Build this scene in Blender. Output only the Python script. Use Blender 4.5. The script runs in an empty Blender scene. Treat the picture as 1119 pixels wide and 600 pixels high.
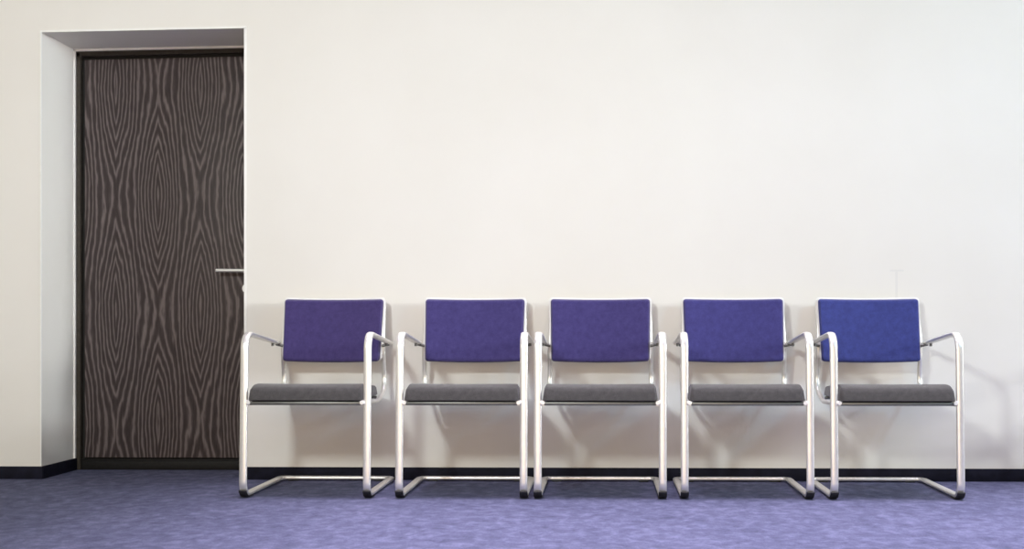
import bpy, bmesh, math, random
from mathutils import Vector, Matrix
PI = math.pi
C = bpy.context.scene.collection
sc = bpy.context.scene

# ------------------------------------------------------------------ camera
F_PX = 1265.0
YAW = math.radians(1.2)
cam_d = bpy.data.cameras.new('camera'); cam = bpy.data.objects.new('camera', cam_d); C.objects.link(cam)
cam.location = (0, -5.14, 0.67); cam.rotation_euler = (PI/2, 0, YAW)
cam_d.sensor_width = 36; cam_d.lens = 36*F_PX/1119
px0 = 657 - F_PX*math.tan(YAW)
cam_d.shift_x = -(px0-559.5)/1119; cam_d.shift_y = (360-300)/1119
cam_d.clip_start = 0.05
sc.camera = cam

# ------------------------------------------------------------------ light
sc.view_settings.view_transform = 'Standard'; sc.view_settings.look = 'None'
sc.view_settings.gamma = 1; sc.view_settings.use_curve_mapping = False
sc.view_settings.exposure = 0.04
w = bpy.data.worlds.new('world'); sc.world = w; w.use_nodes = True
bg = w.node_tree.nodes['Background']; bg.inputs[0].default_value = (0.80, 0.88, 1, 1); bg.inputs[1].default_value = 0.6

def area(name, loc, target, sx, sy, power, color, spread=180):
    d = bpy.data.lights.new(name, 'AREA'); d.shape = 'RECTANGLE'; d.size = sx; d.size_y = sy
    d.energy = power; d.color = color; d.spread = math.radians(spread)
    o = bpy.data.objects.new(name, d); C.objects.link(o); o.location = loc
    o.rotation_euler = (Vector(target)-Vector(loc)).to_track_quat('-Z', 'Y').to_euler()
    return o
# warm light of the glazed front behind the camera
area('front_window_light', (-0.2, -6.85, 1.05), (-0.6, 0, 1.3), 3.6, 1.7, 76, (1.0, 0.71, 0.40))
area('side_fill_light', (6.85, -2.5, 2.5), (-2.4, 0, 1.2), 1.3, 0.8, 215, (0.92, 0.99, 1.0))  # unseen lamp added at the right wall to brighten the niche jamb
area('jamb_fill_beam', (6.85, -3.2, 1.9), (-2.6, 0.1, 1.35), 1.0, 0.8, 8, (0.97, 1.0, 1.0), 26)  # added narrow beam, no source in view, lifting the jamb and left wall
# cool daylight from both sides
area('left_window_light', (-1.9, -5.5, 2.75), (0.0, 0, 0.9), 0.45, 0.45, 118, (0.92, 1.0, 0.99))
area('right_window_light', (3.2, -3.0, 2.6), (1.2, 0, 0.6), 0.4, 0.4, 26, (0.37, 0.73, 1.0))
# overhead louvred luminaires above the waiting row
area('ceiling_light', (1.12, -1.75, 3.2), (1.12, -1.75, 0), 5.0, 2.8, 90, (0.90, 0.81, 1.0), 40)

# ------------------------------------------------------------------ helpers
def link(name, bm, mat, parent=None, smooth=True, angle=35):
    me = bpy.data.meshes.new(name); bm.normal_update(); bm.to_mesh(me); bm.free()
    me.materials.append(mat)
    if smooth:
        me.shade_smooth() if hasattr(me, 'shade_smooth') else None
        try: me.set_sharp_from_angle(angle=math.radians(angle))
        except Exception: pass
    o = bpy.data.objects.new(name, me); C.objects.link(o)
    if parent: o.parent = parent
    return o

def struct(name, bm, mat, parent=None, smooth=True):
    o = link(name, bm, mat, parent, smooth)
    if not parent: o['kind'] = 'structure'
    return o

def add_box(bm, a, b, bev=0.0, seg=2):
    x0, y0, z0 = a; x1, y1, z1 = b
    r = bmesh.ops.create_cube(bm, size=1)
    vs = r['verts']
    for v in vs:
        v.co = Vector((x0 if v.co.x < 0 else x1, y0 if v.co.y < 0 else y1, z0 if v.co.z < 0 else z1))
    if bev > 0:
        es = list({e for v in vs for e in v.link_edges})
        bmesh.ops.bevel(bm, geom=es, offset=bev, segments=seg, profile=0.5, affect='EDGES')
    return bm

def add_prism(bm, pts, y0, y1):
    """x,z polygon extruded along y"""
    A = [bm.verts.new((x, y0, z)) for x, z in pts]; B = [bm.verts.new((x, y1, z)) for x, z in pts]
    n = len(pts)
    bm.faces.new(A); bm.faces.new(B[::-1])
    for i in range(n): bm.faces.new((A[i], B[i], B[(i+1) % n], A[(i+1) % n]))
    bmesh.ops.recalc_face_normals(bm, faces=bm.faces[:])

def sweep(bm, pts, wides, a, b, n=20, p=2.6, caps=True):
    """flat-oval tube: a = half width along 'wide', b = half thickness"""
    N = len(pts); rings = []
    for i in range(N):
        P = pts[i]
        T = (pts[min(i+1, N-1)]-pts[max(i-1, 0)]).normalized()
        W = wides[i]; W = (W-T*W.dot(T)).normalized(); H = T.cross(W).normalized()
        ring = []
        for k in range(n):
            th = 2*PI*k/n; c, s = math.cos(th), math.sin(th)
            u = math.copysign(abs(c)**(2/p), c); v = math.copysign(abs(s)**(2/p), s)
            ring.append(bm.verts.new(P+W*(a*u)+H*(b*v)))
        rings.append(ring)
    for i in range(N-1):
        for k in range(n):
            bm.faces.new((rings[i][k], rings[i][(k+1) % n], rings[i+1][(k+1) % n], rings[i+1][k]))
    if caps:
        bm.faces.new(rings[0][::-1]); bm.faces.new(rings[-1])
    bmesh.ops.recalc_face_normals(bm, faces=bm.faces[:])

def fillet(pts, radii, seg=10):
    """polyline with rounded corners; radii per inner vertex"""
    out = [Vector(pts[0])]
    for i in range(1, len(pts)-1):
        P = Vector(pts[i]); A = (Vector(pts[i-1])-P).normalized(); B = (Vector(pts[i+1])-P).normalized()
        r = radii[i-1]; ang = A.angle(B); d = r/math.tan(ang/2)
        p0 = P+A*d; p1 = P+B*d
        cen = P+(A+B).normalized()*(r/math.sin(ang/2))
        v0 = p0-cen; v1 = p1-cen; th = v0.angle(v1)
        for k in range(seg+1):
            t = k/seg
            out.append(cen+(v0*math.sin((1-t)*th)+v1*math.sin(t*th))/math.sin(th))
    out.append(Vector(pts[-1]))
    return out

def pad(bm, hx, hz, r, T0, T1, R, n=30, shape=None):
    """cushion: outline 2hx by 2hz with corner radius r, thickness T0 (front, -y) and T1 (back, +y), edge rounding R"""
    g = [-math.cos(PI*i/n) for i in range(n+1)]
    g = [0.45*math.sin(PI/2*t)+0.55*t for t in [2*i/n-1 for i in range(n+1)]]
    def pos(a, b):
        x, z = a*hx, b*hz
        ix, iz = hx-r, hz-r
        e = min(hx-abs(x), hz-abs(z))
        if abs(x) > ix and abs(z) > iz:
            p = (abs(x)-ix)/r; q = (abs(z)-iz)/r
            P = p*math.sqrt(1-q*q/2); Q = q*math.sqrt(1-p*p/2)
            x = math.copysign(ix+r*P, x); z = math.copysign(iz+r*Q, z)
            e = r*(1-min(1, math.hypot(P, Q)))
        k = min(e/R, 1); f = math.sqrt(max(0, 1-(1-k)**2))
        return x, z, f
    for side, T in ((-1, T0), (1, T1)):
        G = []
        for j in range(n+1):
            row = []
            for i in range(n+1):
                x, z, f = pos(g[i], g[j])
                co = Vector((x, side*T*f, z))
                if shape: co = shape(co)
                row.append(bm.verts.new(co))
            G.append(row)
        for j in range(n):
            for i in range(n):
                q = (G[j][i], G[j][i+1], G[j+1][i+1], G[j+1][i])
                bm.faces.new(q if side < 0 else q[::-1])
    bmesh.ops.remove_doubles(bm, verts=bm.verts[:], dist=1e-5)
    bmesh.ops.recalc_face_normals(bm, faces=bm.faces[:])

def cyl(bm, p0, p1, r0, r1=None, n=24):
    r1 = r0 if r1 is None else r1
    p0 = Vector(p0); p1 = Vector(p1); T = (p1-p0).normalized()
    U = T.orthogonal().normalized(); V = T.cross(U)
    A = [bm.verts.new(p0+(U*math.cos(2*PI*k/n)+V*math.sin(2*PI*k/n))*r0) for k in range(n)]
    B = [bm.verts.new(p1+(U*math.cos(2*PI*k/n)+V*math.sin(2*PI*k/n))*r1) for k in range(n)]
    fs = [bm.faces.new(A[::-1]), bm.faces.new(B)]
    for k in range(n): fs.append(bm.faces.new((A[k], A[(k+1) % n], B[(k+1) % n], B[k])))
    bmesh.ops.recalc_face_normals(bm, faces=fs)

# ------------------------------------------------------------------ materials
def mat(name):
    m = bpy.data.materials.new(name); m.use_nodes = True
    nt = m.node_tree; b = nt.nodes['Principled BSDF']
    return m, nt, b
def N(nt, typ, **kw):
    n = nt.nodes.new(typ)
    for k, v in kw.items(): setattr(n, k, v)
    return n
def M(nt, op, a, b=None, c=None):
    n = nt.nodes.new('ShaderNodeMath'); n.operation = op
    for i, v in enumerate((a, b, c)):
        if v is None: continue
        if isinstance(v, (int, float)): n.inputs[i].default_value = v
        else: nt.links.new(v, n.inputs[i])
    return n.outputs[0]
def ramp(nt, fac, stops):
    n = nt.nodes.new('ShaderNodeValToRGB'); cr = n.color_ramp
    while len(cr.elements) < len(stops): cr.elements.new(0.5)
    for e, (p, c) in zip(cr.elements, stops): e.position = p; e.color = (*c, 1)
    nt.links.new(fac, n.inputs[0]); return n.outputs[0]
def noise(nt, vec, scale, detail=3, rough=0.5, dist=0):
    n = nt.nodes.new('ShaderNodeTexNoise'); n.inputs['Scale'].default_value = scale
    n.inputs['Detail'].default_value = detail; n.inputs['Roughness'].default_value = rough
    n.inputs['Distortion'].default_value = dist
    nt.links.new(vec, n.inputs['Vector']); return n.outputs['Fac']
def mapping(nt, vec, scale=(1, 1, 1), loc=(0, 0, 0)):
    n = nt.nodes.new('ShaderNodeMapping'); n.inputs['Scale'].default_value = scale; n.inputs['Location'].default_value = loc
    nt.links.new(vec, n.inputs['Vector']); return n.outputs[0]
def objco(nt): return nt.nodes.new('ShaderNodeTexCoord').outputs['Object']
def bump(nt, b, h, strength, dist):
    n = nt.nodes.new('ShaderNodeBump'); n.inputs['Strength'].default_value = strength; n.inputs['Distance'].default_value = dist
    nt.links.new(h, n.inputs['Height']); nt.links.new(n.outputs[0], b.inputs['Normal'])

def simple(name, col, rough=0.5, metal=0.0, nscale=60, var=0.06, bmp=0.0, spec=0.5):
    m, nt, b = mat(name); co = objco(nt)
    f = noise(nt, co, nscale, 3)
    lo = tuple(c*(1-var) for c in col); hi = tuple(min(1, c*(1+var)) for c in col)
    nt.links.new(ramp(nt, f, [(0.3, lo), (0.7, hi)]), b.inputs['Base Color'])
    b.inputs['Roughness'].default_value = rough; b.inputs['Metallic'].default_value = metal
    b.inputs['Specular IOR Level'].default_value = spec
    if bmp: bump(nt, b, f, bmp, 0.001)
    return m

def make_wall():
    m, nt, b = mat('painted_plaster'); co = objco(nt)
    big = noise(nt, mapping(nt, co, (1, 1, 1)), 1.6, 4, 0.55)
    col = ramp(nt, big, [(0.3, (0.805, 0.772, 0.722)), (0.7, (0.835, 0.806, 0.762))])
    # faint T-shaped pencil mark above the last chair
    s = nt.nodes.new('ShaderNodeSeparateXYZ'); nt.links.new(co, s.inputs[0])
    def boxmask(x0, x1, z0, z1):
        a = M(nt, 'COMPARE', s.outputs[0], (x0+x1)/2, (x1-x0)/2); c = M(nt, 'COMPARE', s.outputs[2], (z0+z1)/2, (z1-z0)/2)
        return M(nt, 'MULTIPLY', a, c)
    t = M(nt, 'MAXIMUM', boxmask(1.275, 1.335, 0.926, 0.934), boxmask(1.298, 1.309, 0.80, 0.926))
    t = M(nt, 'MULTIPLY', t, 0.14)
    mx = nt.nodes.new('ShaderNodeMix'); mx.data_type = 'RGBA'
    nt.links.new(t, mx.inputs['Factor']); nt.links.new(col, mx.inputs['A']); mx.inputs['B'].default_value = (0.45, 0.46, 0.48, 1)
    nt.links.new(mx.outputs['Result'], b.inputs['Base Color'])
    b.inputs['Roughness'].default_value = 0.75
    bump(nt, b, noise(nt, co, 90, 4), 0.12, 0.001)
    return m
m_wall = make_wall()

def make_carpet():
    m, nt, b = mat('mottled_carpet'); co = objco(nt)
    a = noise(nt, mapping(nt, co, (1, 0.8, 1)), 19, 5, 0.68, 0.35)
    f = noise(nt, co, 170, 3, 0.6)
    l = noise(nt, co, 3.0, 3, 0.5)
    s = M(nt, 'ADD', M(nt, 'MULTIPLY', a, 0.60), M(nt, 'ADD', M(nt, 'MULTIPLY', f, 0.25), M(nt, 'MULTIPLY', l, 0.15)))
    col = ramp(nt, s, [(0.36, (0.062, 0.066, 0.118)), (0.50, (0.104, 0.107, 0.182)), (0.62, (0.163, 0.163, 0.265))])
    nt.links.new(col, b.inputs['Base Color']); b.inputs['Roughness'].default_value = 0.95
    b.inputs['Specular IOR Level'].default_value = 0.15
    bump(nt, b, M(nt, 'ADD', f, a), 0.6, 0.004)
    return m
m_carpet = make_carpet()

def make_door():
    m, nt, b = mat('dark_figured_veneer'); co = objco(nt)
    s = nt.nodes.new('ShaderNodeSeparateXYZ'); nt.links.new(co, s.inputs[0])
    wob = noise(nt, mapping(nt, co, (6, 1, 1.6)), 1.0, 3, 0.5)
    wob2 = noise(nt, mapping(nt, co, (40, 1, 9)), 1.0, 2, 0.5)
    x = M(nt, 'ADD', s.outputs[0], 2.318+0.407*4)
    t = M(nt, 'PINGPONG', M(nt, 'DIVIDE', x, 0.2035), 1.0)
    cz = M(nt, 'COSINE', M(nt, 'MULTIPLY', M(nt, 'SUBTRACT', s.outputs[2], 0.752), 2*PI/1.09))
    loc = M(nt, 'ABSOLUTE', M(nt, 'MULTIPLY_ADD', t, -2.0, 1.0))
    fld = M(nt, 'SUBTRACT', M(nt, 'MULTIPLY', t, 9.0), M(nt, 'MULTIPLY', M(nt, 'MULTIPLY', cz, M(nt, 'MULTIPLY_ADD', loc, 0.72, 0.28)), 2.5))
    fld = M(nt, 'ADD', fld, M(nt, 'MULTIPLY', wob, 2.0)); fld = M(nt, 'ADD', fld, M(nt, 'MULTIPLY', wob2, 0.9))
    ln = M(nt, 'MULTIPLY_ADD', M(nt, 'SINE', M(nt, 'MULTIPLY', fld, 2*PI)), 0.5, 0.5)
    ln = M(nt, 'POWER', ln, 2.0)
    fine = noise(nt, mapping(nt, co, (420, 1, 22)), 1.0, 3, 0.6)
    v = M(nt, 'ADD', M(nt, 'MULTIPLY', ln, 0.52), M(nt, 'MULTIPLY', fine, 0.48))
    col = ramp(nt, v, [(0.12, (0.034, 0.025, 0.025)), (0.45, (0.080, 0.062, 0.062)), (0.85, (0.200, 0.165, 0.160))])
    nt.links.new(col, b.inputs['Base Color'])
    b.inputs['Roughness'].default_value = 0.5; b.inputs['Specular IOR Level'].default_value = 0.2
    bump(nt, b, v, 0.15, 0.001)
    return m
m_door = make_door()

def make_fabric(name, cols, rough=0.9, sheen=0.2, scale=520):
    m, nt, b = mat(name); co = objco(nt)
    f = noise(nt, co, scale, 2, 0.6); g = noise(nt, co, 45, 3, 0.6)
    v = M(nt, 'ADD', M(nt, 'MULTIPLY', f, 0.6), M(nt, 'MULTIPLY', g, 0.4))
    nt.links.new(ramp(nt, v, [(0.35, cols[0]), (0.65, cols[1])]), b.inputs['Base Color'])
    b.inputs['Roughness'].default_value = rough; b.inputs['Sheen Weight'].default_value = sheen
    b.inputs['Specular IOR Level'].default_value = 0.2
    bump(nt, b, f, 0.35, 0.001)
    return m
m_blue = make_fabric('violet_blue_upholstery', ((0.036, 0.028, 0.118), (0.066, 0.052, 0.190)))
m_grey = make_fabric('charcoal_upholstery', ((0.040, 0.038, 0.037), (0.078, 0.073, 0.071)))
m_metal = simple('satin_aluminium', (0.88, 0.86, 0.82), 0.36, 0.75, 30, 0.03)
m_shell = simple('pale_grey_shell', (0.78, 0.77, 0.75), 0.45, 0.0, 40, 0.03)
m_pan = simple('black_seat_pan', (0.013, 0.012, 0.012), 0.6, 0.0, 80, 0.2, 0.0, 0.2)
m_bar = simple('dark_steel_crossbar', (0.16, 0.16, 0.15), 0.4, 0.6, 60, 0.08)
m_glide = simple('black_rubber_glide', (0.012, 0.012, 0.012), 0.55, 0.0, 90, 0.2)
m_skirt = simple('black_painted_skirting', (0.009, 0.009, 0.018), 0.7, 0.0, 25, 0.3, 0.1, 0.12)
m_frame = simple('dark_door_frame', (0.046, 0.039, 0.032), 0.6, 0.0, 50, 0.15, 0.0, 0.2)
m_gap = simple('black_rebate_seal', (0.006, 0.006, 0.006), 0.7, 0.0, 50, 0.2)
m_halo_seal = simple('white_halo_and_sealant', (0.90, 0.885, 0.86), 0.45, 0.0, 30, 0.02)
m_steel = simple('brushed_steel', (0.90, 0.89, 0.86), 0.35, 0.35, 50, 0.04)
m_ceil = simple('grey_ceiling_panel', (0.42, 0.41, 0.40), 0.8, 0.0, 6, 0.02)
m_cream = simple('cream_side_wall_paint', (0.74, 0.66, 0.53), 0.8, 0.0, 5, 0.02)
m_win = simple('white_window_frame', (0.75, 0.75, 0.74), 0.4, 0.0, 20, 0.03)

# ------------------------------------------------------------------ room
XL, XR, YF, H = -4.6, 7.0, -7.0, 3.35
NX0, NX1, NZL, NZR, ND = -2.511, -1.593, 2.004, 2.018, 0.33

bm = bmesh.new(); add_box(bm, (XL-0.2, YF-0.2, -0.1), (XR+0.2, 0.45, 0)); struct('floor', bm, m_carpet, smooth=False)
bm = bmesh.new(); add_box(bm, (XL-0.2, YF-0.2, H), (XR+0.2, 0.45, H+0.1)); struct('ceiling', bm, m_ceil, smooth=False)
bm = bmesh.new()
add_box(bm, (XL, 0, 0), (NX0, 0.45, H)); add_box(bm, (NX1, 0, 0), (XR, 0.45, H))
add_prism(bm, [(NX0, NZL), (NX1, NZR), (NX1, H), (NX0, H)], 0, 0.45)
struct('wall_back', bm, m_wall, smooth=False)
bm = bmesh.new(); add_box(bm, (XL-0.2, YF-0.2, 0), (XL, 0.45, H)); struct('wall_left', bm, m_cream, smooth=False)
bm = bmesh.new(); add_box(bm, (XR, YF-0.2, 0), (XR+0.2, 0.45, H)); struct('wall_right', bm, m_cream, smooth=False)
# front wall with one wide window opening
WX0, WX1, WZ0, WZ1 = -2.2, 1.8, 0.1, 2.2
bm = bmesh.new()
add_box(bm, (XL, YF-0.2, 0), (WX0, YF, H)); add_box(bm, (WX1, YF-0.2, 0), (XR, YF, H))
add_box(bm, (WX0, YF-0.2, 0), (WX1, YF, WZ0)); add_box(bm, (WX0, YF-0.2, WZ1), (WX1, YF, H))
struct('wall_front', bm, m_cream, smooth=False)
bm = bmesh.new()
for k in range(4):
    x = WX0+(WX1-WX0-0.06)*k/3
    add_box(bm, (x, YF-0.14, WZ0), (x+0.06, YF-0.08, WZ1), 0.004)
add_box(bm, (WX0, YF-0.14, WZ0), (WX1, YF-0.08, WZ0+0.06), 0.004); add_box(bm, (WX0, YF-0.14, WZ1-0.06), (WX1, YF-0.08, WZ1), 0.004)
struct('window_1', bm, m_win)

# skirting boards: black, running into the niche reveal
SK, ST = 0.056, 0.013
def skirt(name, a, b):
    bm = bmesh.new(); add_box(bm, a, b, 0.003); return struct(name, bm, m_skirt)
skirt('baseboard_left', (XL, -ST, 0), (NX0+ST, 0.0, SK))
skirt('baseboard_reveal', (NX0, -0.001, 0), (NX0+ST, ND-0.001, SK))
skirt('baseboard_back', (NX1-ST, -ST, 0), (XR, 0.0, SK))
skirt('baseboard_right', (NX1-ST, -0.001, 0), (NX1, ND-0.001, SK))

# strips painting a bright halo on the niche arris; sealant line round the frame
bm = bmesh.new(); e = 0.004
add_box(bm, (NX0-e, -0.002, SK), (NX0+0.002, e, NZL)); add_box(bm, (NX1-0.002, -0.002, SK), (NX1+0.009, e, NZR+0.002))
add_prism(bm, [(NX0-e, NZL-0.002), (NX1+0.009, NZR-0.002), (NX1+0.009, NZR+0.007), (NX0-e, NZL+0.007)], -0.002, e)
struct('halo_strip_1', bm, m_halo_seal, smooth=False)
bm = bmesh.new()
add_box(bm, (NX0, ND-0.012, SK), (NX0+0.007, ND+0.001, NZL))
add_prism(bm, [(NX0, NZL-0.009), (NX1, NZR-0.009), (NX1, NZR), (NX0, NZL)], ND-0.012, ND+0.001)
struct('trim_2', bm, m_halo_seal, smooth=False)

# ------------------------------------------------------------------ door
DX0, DX1, DZ0, DZ1 = -2.468, -1.630, 0.058, 1.958
bm = bmesh.new(); add_box(bm, (DX0, ND+0.012, DZ0), (DX1, ND+0.055, DZ1), 0.002)
for v in bm.verts:
    if v.co.z > 1: v.co.z += (v.co.x-DX0)*0.018
door = struct('door_1', bm, m_door)
fr = bmesh.new()
add_box(fr, (NX0, ND, 0), (NX0+0.027, ND+0.06, 1.99), 0.002)
add_box(fr, (NX1-0.027, ND, 0), (NX1, ND+0.06, 1.99), 0.002)
add_prism(fr, [(NX0, 1.972), (NX1, 1.972+0.018), (NX1, NZR), (NX0, NZL)], ND, ND+0.06)
link('door_frame', fr, m_frame, door)
g = bmesh.new()
add_box(g, (NX0+0.02, ND+0.03, 0), (NX1-0.02, ND+0.09, 2.0))
link('rebate_seal', g, m_gap, door, smooth=False)
g = bmesh.new()
add_box(g, (NX0+0.027, ND+0.004, 0), (NX1-0.027, ND+0.05, 0.045), 0.006); add_box(g, (NX0+0.027, ND+0.002, 0.044), (NX1-0.027, ND+0.03, 0.052), 0.002)
link('threshold', g, m_pan, door)
HX, HZ = -1.682, 0.948
g = bmesh.new()
pts = fillet([(HX, ND+0.012, HZ), (HX, ND-0.045, HZ), (HX-0.135, ND-0.045, HZ+0.001)], [0.012], 8)
sweep(g, pts, [Vector((0, 0, 1))]*len(pts), 0.0075, 0.0075, 16, 2.2)
cyl(g, (HX, ND+0.013, HZ), (HX, ND+0.004, HZ), 0.022, 0.021)
h = link('door_handle', g, m_steel, door); h['label'] = 'satin steel lever handle'
g = bmesh.new(); cyl(g, (HX-0.003, ND+0.013, HZ-0.083), (HX-0.003, ND+0.003, HZ-0.083), 0.024, 0.023)
cyl(g, (HX-0.003, ND+0.004, HZ-0.083), (HX-0.003, ND-0.004, HZ-0.083), 0.009, 0.009)
link('lock_escutcheon', g, m_steel, door)

# ------------------------------------------------------------------ chair
AX = 0.246            # side tube centre
YB, YFt = 0.262, -0.275   # rear bar, front legs
def make_chair():
    root = bpy.data.objects.new('waiting_room_chair', None); C.objects.link(root); root.empty_display_size = 0.2
    ztop, zarm, zb = 0.658, 0.611, 0.0135
    a, b = 0.0155, 0.0085
    yA = 0.200
    for s in (-1, 1):
        x = s*AX
        W = Vector((1, 0, 0))
        path = fillet([(x, yA, zarm), (x, YFt+0.012, ztop), (x, YFt-0.012, zb), (x, 0.0, zb)], [0.062, 0.052], 14)
        arm = path[:16]; i1 = 16
        mid0 = path[15]; mid1 = path[16]
        pa = path[:16]+[mid0.lerp(mid1, 0.12)]
        pl = [mid0.lerp(mid1, t) for t in (0.12, 0.3, 0.5, 0.7, 0.88)]
        pb = [mid0.lerp(mid1, 0.88)]+path[16:]
        bm = bmesh.new(); sweep(bm, pa, [W]*len(pa), a, b); link('armrest', bm, m_metal, root)
        bm = bmesh.new(); sweep(bm, pl, [W]*len(pl), a, b, caps=False); link('leg', bm, m_metal, root)
        if s < 0: left_b = pb
        else: right_b = pb
    # cantilever base: both lower bends, runners and rear bar as one bent tube
    L = left_b[:-1]; R = right_b[:-1]
    corner = fillet([(-AX, 0.0, zb), (-AX, YB, zb), (AX, YB, zb), (AX, 0.0, zb)], [0.030, 0.030], 8)
    pts = L+corner+R[::-1]
    Wd = []
    for i, P in enumerate(pts):
        if i < len(L): Wd.append(Vector((1, 0, 0)))
        elif i >= len(L)+len(corner): Wd.append(Vector((-1, 0, 0)))
        else:
            T = (pts[i+1]-pts[i-1]).normalized(); Wd.append(-Vector((0, 0, 1)).cross(T))
    bm = bmesh.new(); sweep(bm, pts, Wd, a, b); link('cantilever_base', bm, m_metal, root)
    # rubber glides
    for s in (-1, 1):
        bm = bmesh.new(); x = s*AX
        prof = fillet([(x, YFt-0.024, 0.060), (x, YFt-0.012, 0.0035+0.002), (x, YFt+0.075, 0.0035)], [0.052], 10)
        sweep(bm, prof[3:], [Vector((1, 0, 0))]*(len(prof)-3), 0.0165, 0.0035, 16, 4)
        link('glide', bm, m_glide, root)
        bm = bmesh.new(); add_box(bm, (s*0.19-0.022, YB-0.014, 0.0), (s*0.19+0.022, YB+0.014, 0.006), 0.002)
        link('glide', bm, m_glide, root)
    # seat rail that curls up behind the seat and carries the backrest
    for s in (-1, 1):
        x = s*0.222
        path = fillet([(s*0.226, YFt+0.006, 0.376), (x, 0.070, 0.366), (x, 0.228, 0.408), (x-s*0.003, 0.192, 0.60), (s*0.214, 0.244, 0.795)], [0.25, 0.075, 0.25], 12)
        bm = bmesh.new(); sweep(bm, path, [Vector((1, 0, 0))]*len(path), 0.0098, 0.0085, 16, 2.4)
        link('back_support', bm, m_metal, root)
        for p0, p1, rr, mm in (((s*0.222, YFt+0.002, 0.380), (s*(AX-0.010), YFt+0.002, 0.380), 0.010, m_metal),
                               ((s*0.226, YFt-0.004, 0.381), (s*0.226, YFt-0.012, 0.381), 0.0080, m_steel),
                               ((s*0.216, 0.186, 0.598), (s*(AX+0.002), 0.186, 0.606), 0.006, m_bar),
                               ((s*AX, 0.130, 0.614), (s*AX, 0.130, 0.598), 0.006, m_bar)):
            bm = bmesh.new(); cyl(bm, p0, p1, rr); link('bolt', bm, mm, root)
    bm = bmesh.new(); add_box(bm, (-0.222, YFt-0.008, 0.370), (0.222, YFt+0.012, 0.384), 0.004); link('crossbar', bm, m_bar, root)
    bm = bmesh.new(); add_box(bm, (-0.205, 0.120, 0.372), (0.205, 0.136, 0.384), 0.004); link('crossbar', bm, m_bar, root)
    # seat pan
    bm = bmesh.new()
    def shp(c): return Vector((c.x*(1-0.13*max(0, (c.z+0.225)/0.45-0.25)), c.z-0.066, 0.388-c.y))
    pad(bm, 0.2235, 0.2225, 0.02, 0.005, 0.005, 0.005, 16, shp); link('seat_pan', bm, m_pan, root)
    # upholstered seat, waterfall front, sloping slightly down to the back
    bm = bmesh.new()
    def shp2(c):
        y = c.z; t = (y+0.225)/0.45           # 0 front .. 1 back
        f = -c.y/0.03                          # 0 at the rim .. 1 on top, negative underneath
        k = 1-min(t/0.24, 1)
        h = 0.026+0.042*math.sqrt(max(0, 1-k*k))-0.032*t
        z = 0.391+(f*h if f > 0 else f*0.004)
        if f > 0: z -= 0.004*(1-(c.x/0.225)**2)*min(1, t*1.5)*f
        wd = 1-0.13*max(0, t-0.25)
        return Vector((c.x*wd, y-0.068, z))
    pad(bm, 0.2275, 0.225, 0.022, 0.03, 0.03, 0.016, 44, shp2)
    link('seat', bm, m_grey, root)
    # backrest
    tilt = 0.060/0.275
    zc, yc = 0.6675, 0.205
    def curve(c, zoff=0):
        x = c.x*(1.0+0.10*c.z); 
        z = c.z
        q = (c.x/0.212)**2
        if z < 0: z -= 0.006*(1-q)*(-z/0.135)
        else: z -= 0.003*(1-q)*(z/0.135)
        y = yc+tilt*c.z+c.y-0.018*q+0.010
        return Vector((x*1.0, y, zc+z))
    bm = bmesh.new(); pad(bm, 0.2145, 0.1355, 0.014, 0.018, 0.004, 0.012, 36, curve)
    for v in bm.verts: v.co.y -= 0.006
    bk = link('backrest', bm, m_blue, root)
    bm = bmesh.new()
    def curve2(c): return curve(Vector((c.x, c.y, c.z+0.004)))+Vector((0, 0.005, 0))
    pad(bm, 0.2215, 0.1390, 0.018, 0.004, 0.005, 0.004, 28, curve2)
    link('back_shell', bm, m_shell, root)
    return root

FAB = [((0.036, 0.026, 0.104), (0.066, 0.046, 0.166)), None, None,
       ((0.036, 0.033, 0.138), (0.062, 0.056, 0.225)), ((0.028, 0.036, 0.155), (0.050, 0.063, 0.265)), None]
def reupholster(r, i):
    if FAB[i] is None: return
    m = make_fabric('upholstery', FAB[i])
    for ch in r.children:
        if ch.name.startswith('backrest'):
            ch.material_slots[0].link = 'OBJECT'; ch.material_slots[0].material = m
chair0 = make_chair()
def copy_chair():
    r = chair0.copy(); C.objects.link(r)
    for ch in chair0.children:
        c = ch.copy(); C.objects.link(c); c.parent = r
    return r
spots = [
 (-1.172, 0.0, 'violet-backed metal armchair beside the door recess, leftmost of the row'),
 (-0.552, 0.0, 'violet-backed metal armchair second from the door, left of the middle chair'),
 (-0.004, 0.0, 'violet-backed metal armchair in the middle of the row of five'),
 (0.574, 0.0, 'blue-violet-backed metal armchair just right of the middle chair'),
 (1.160, 0.0, 'bright blue-backed metal armchair at the row\'s right end, beside bare wall'),
]
for i, (x, rz, lab) in enumerate(spots):
    r = chair0 if i == 2 else copy_chair()
    reupholster(r, i)
    r.location = (x, -0.300, 0); r.rotation_euler = (0, 0, rz)
    r['label'] = lab; r['category'] = 'chair'; r['group'] = 'waiting room chairs in a row against the wall'

r = copy_chair(); r.location = (2.48, -0.330, 0); r.rotation_euler = (0, 0, 0.03)
r['label'] = 'metal armchair past the right end of the row, outside the picture edge'; r['category'] = 'chair'
r['group'] = 'waiting room chairs in a row against the wall'
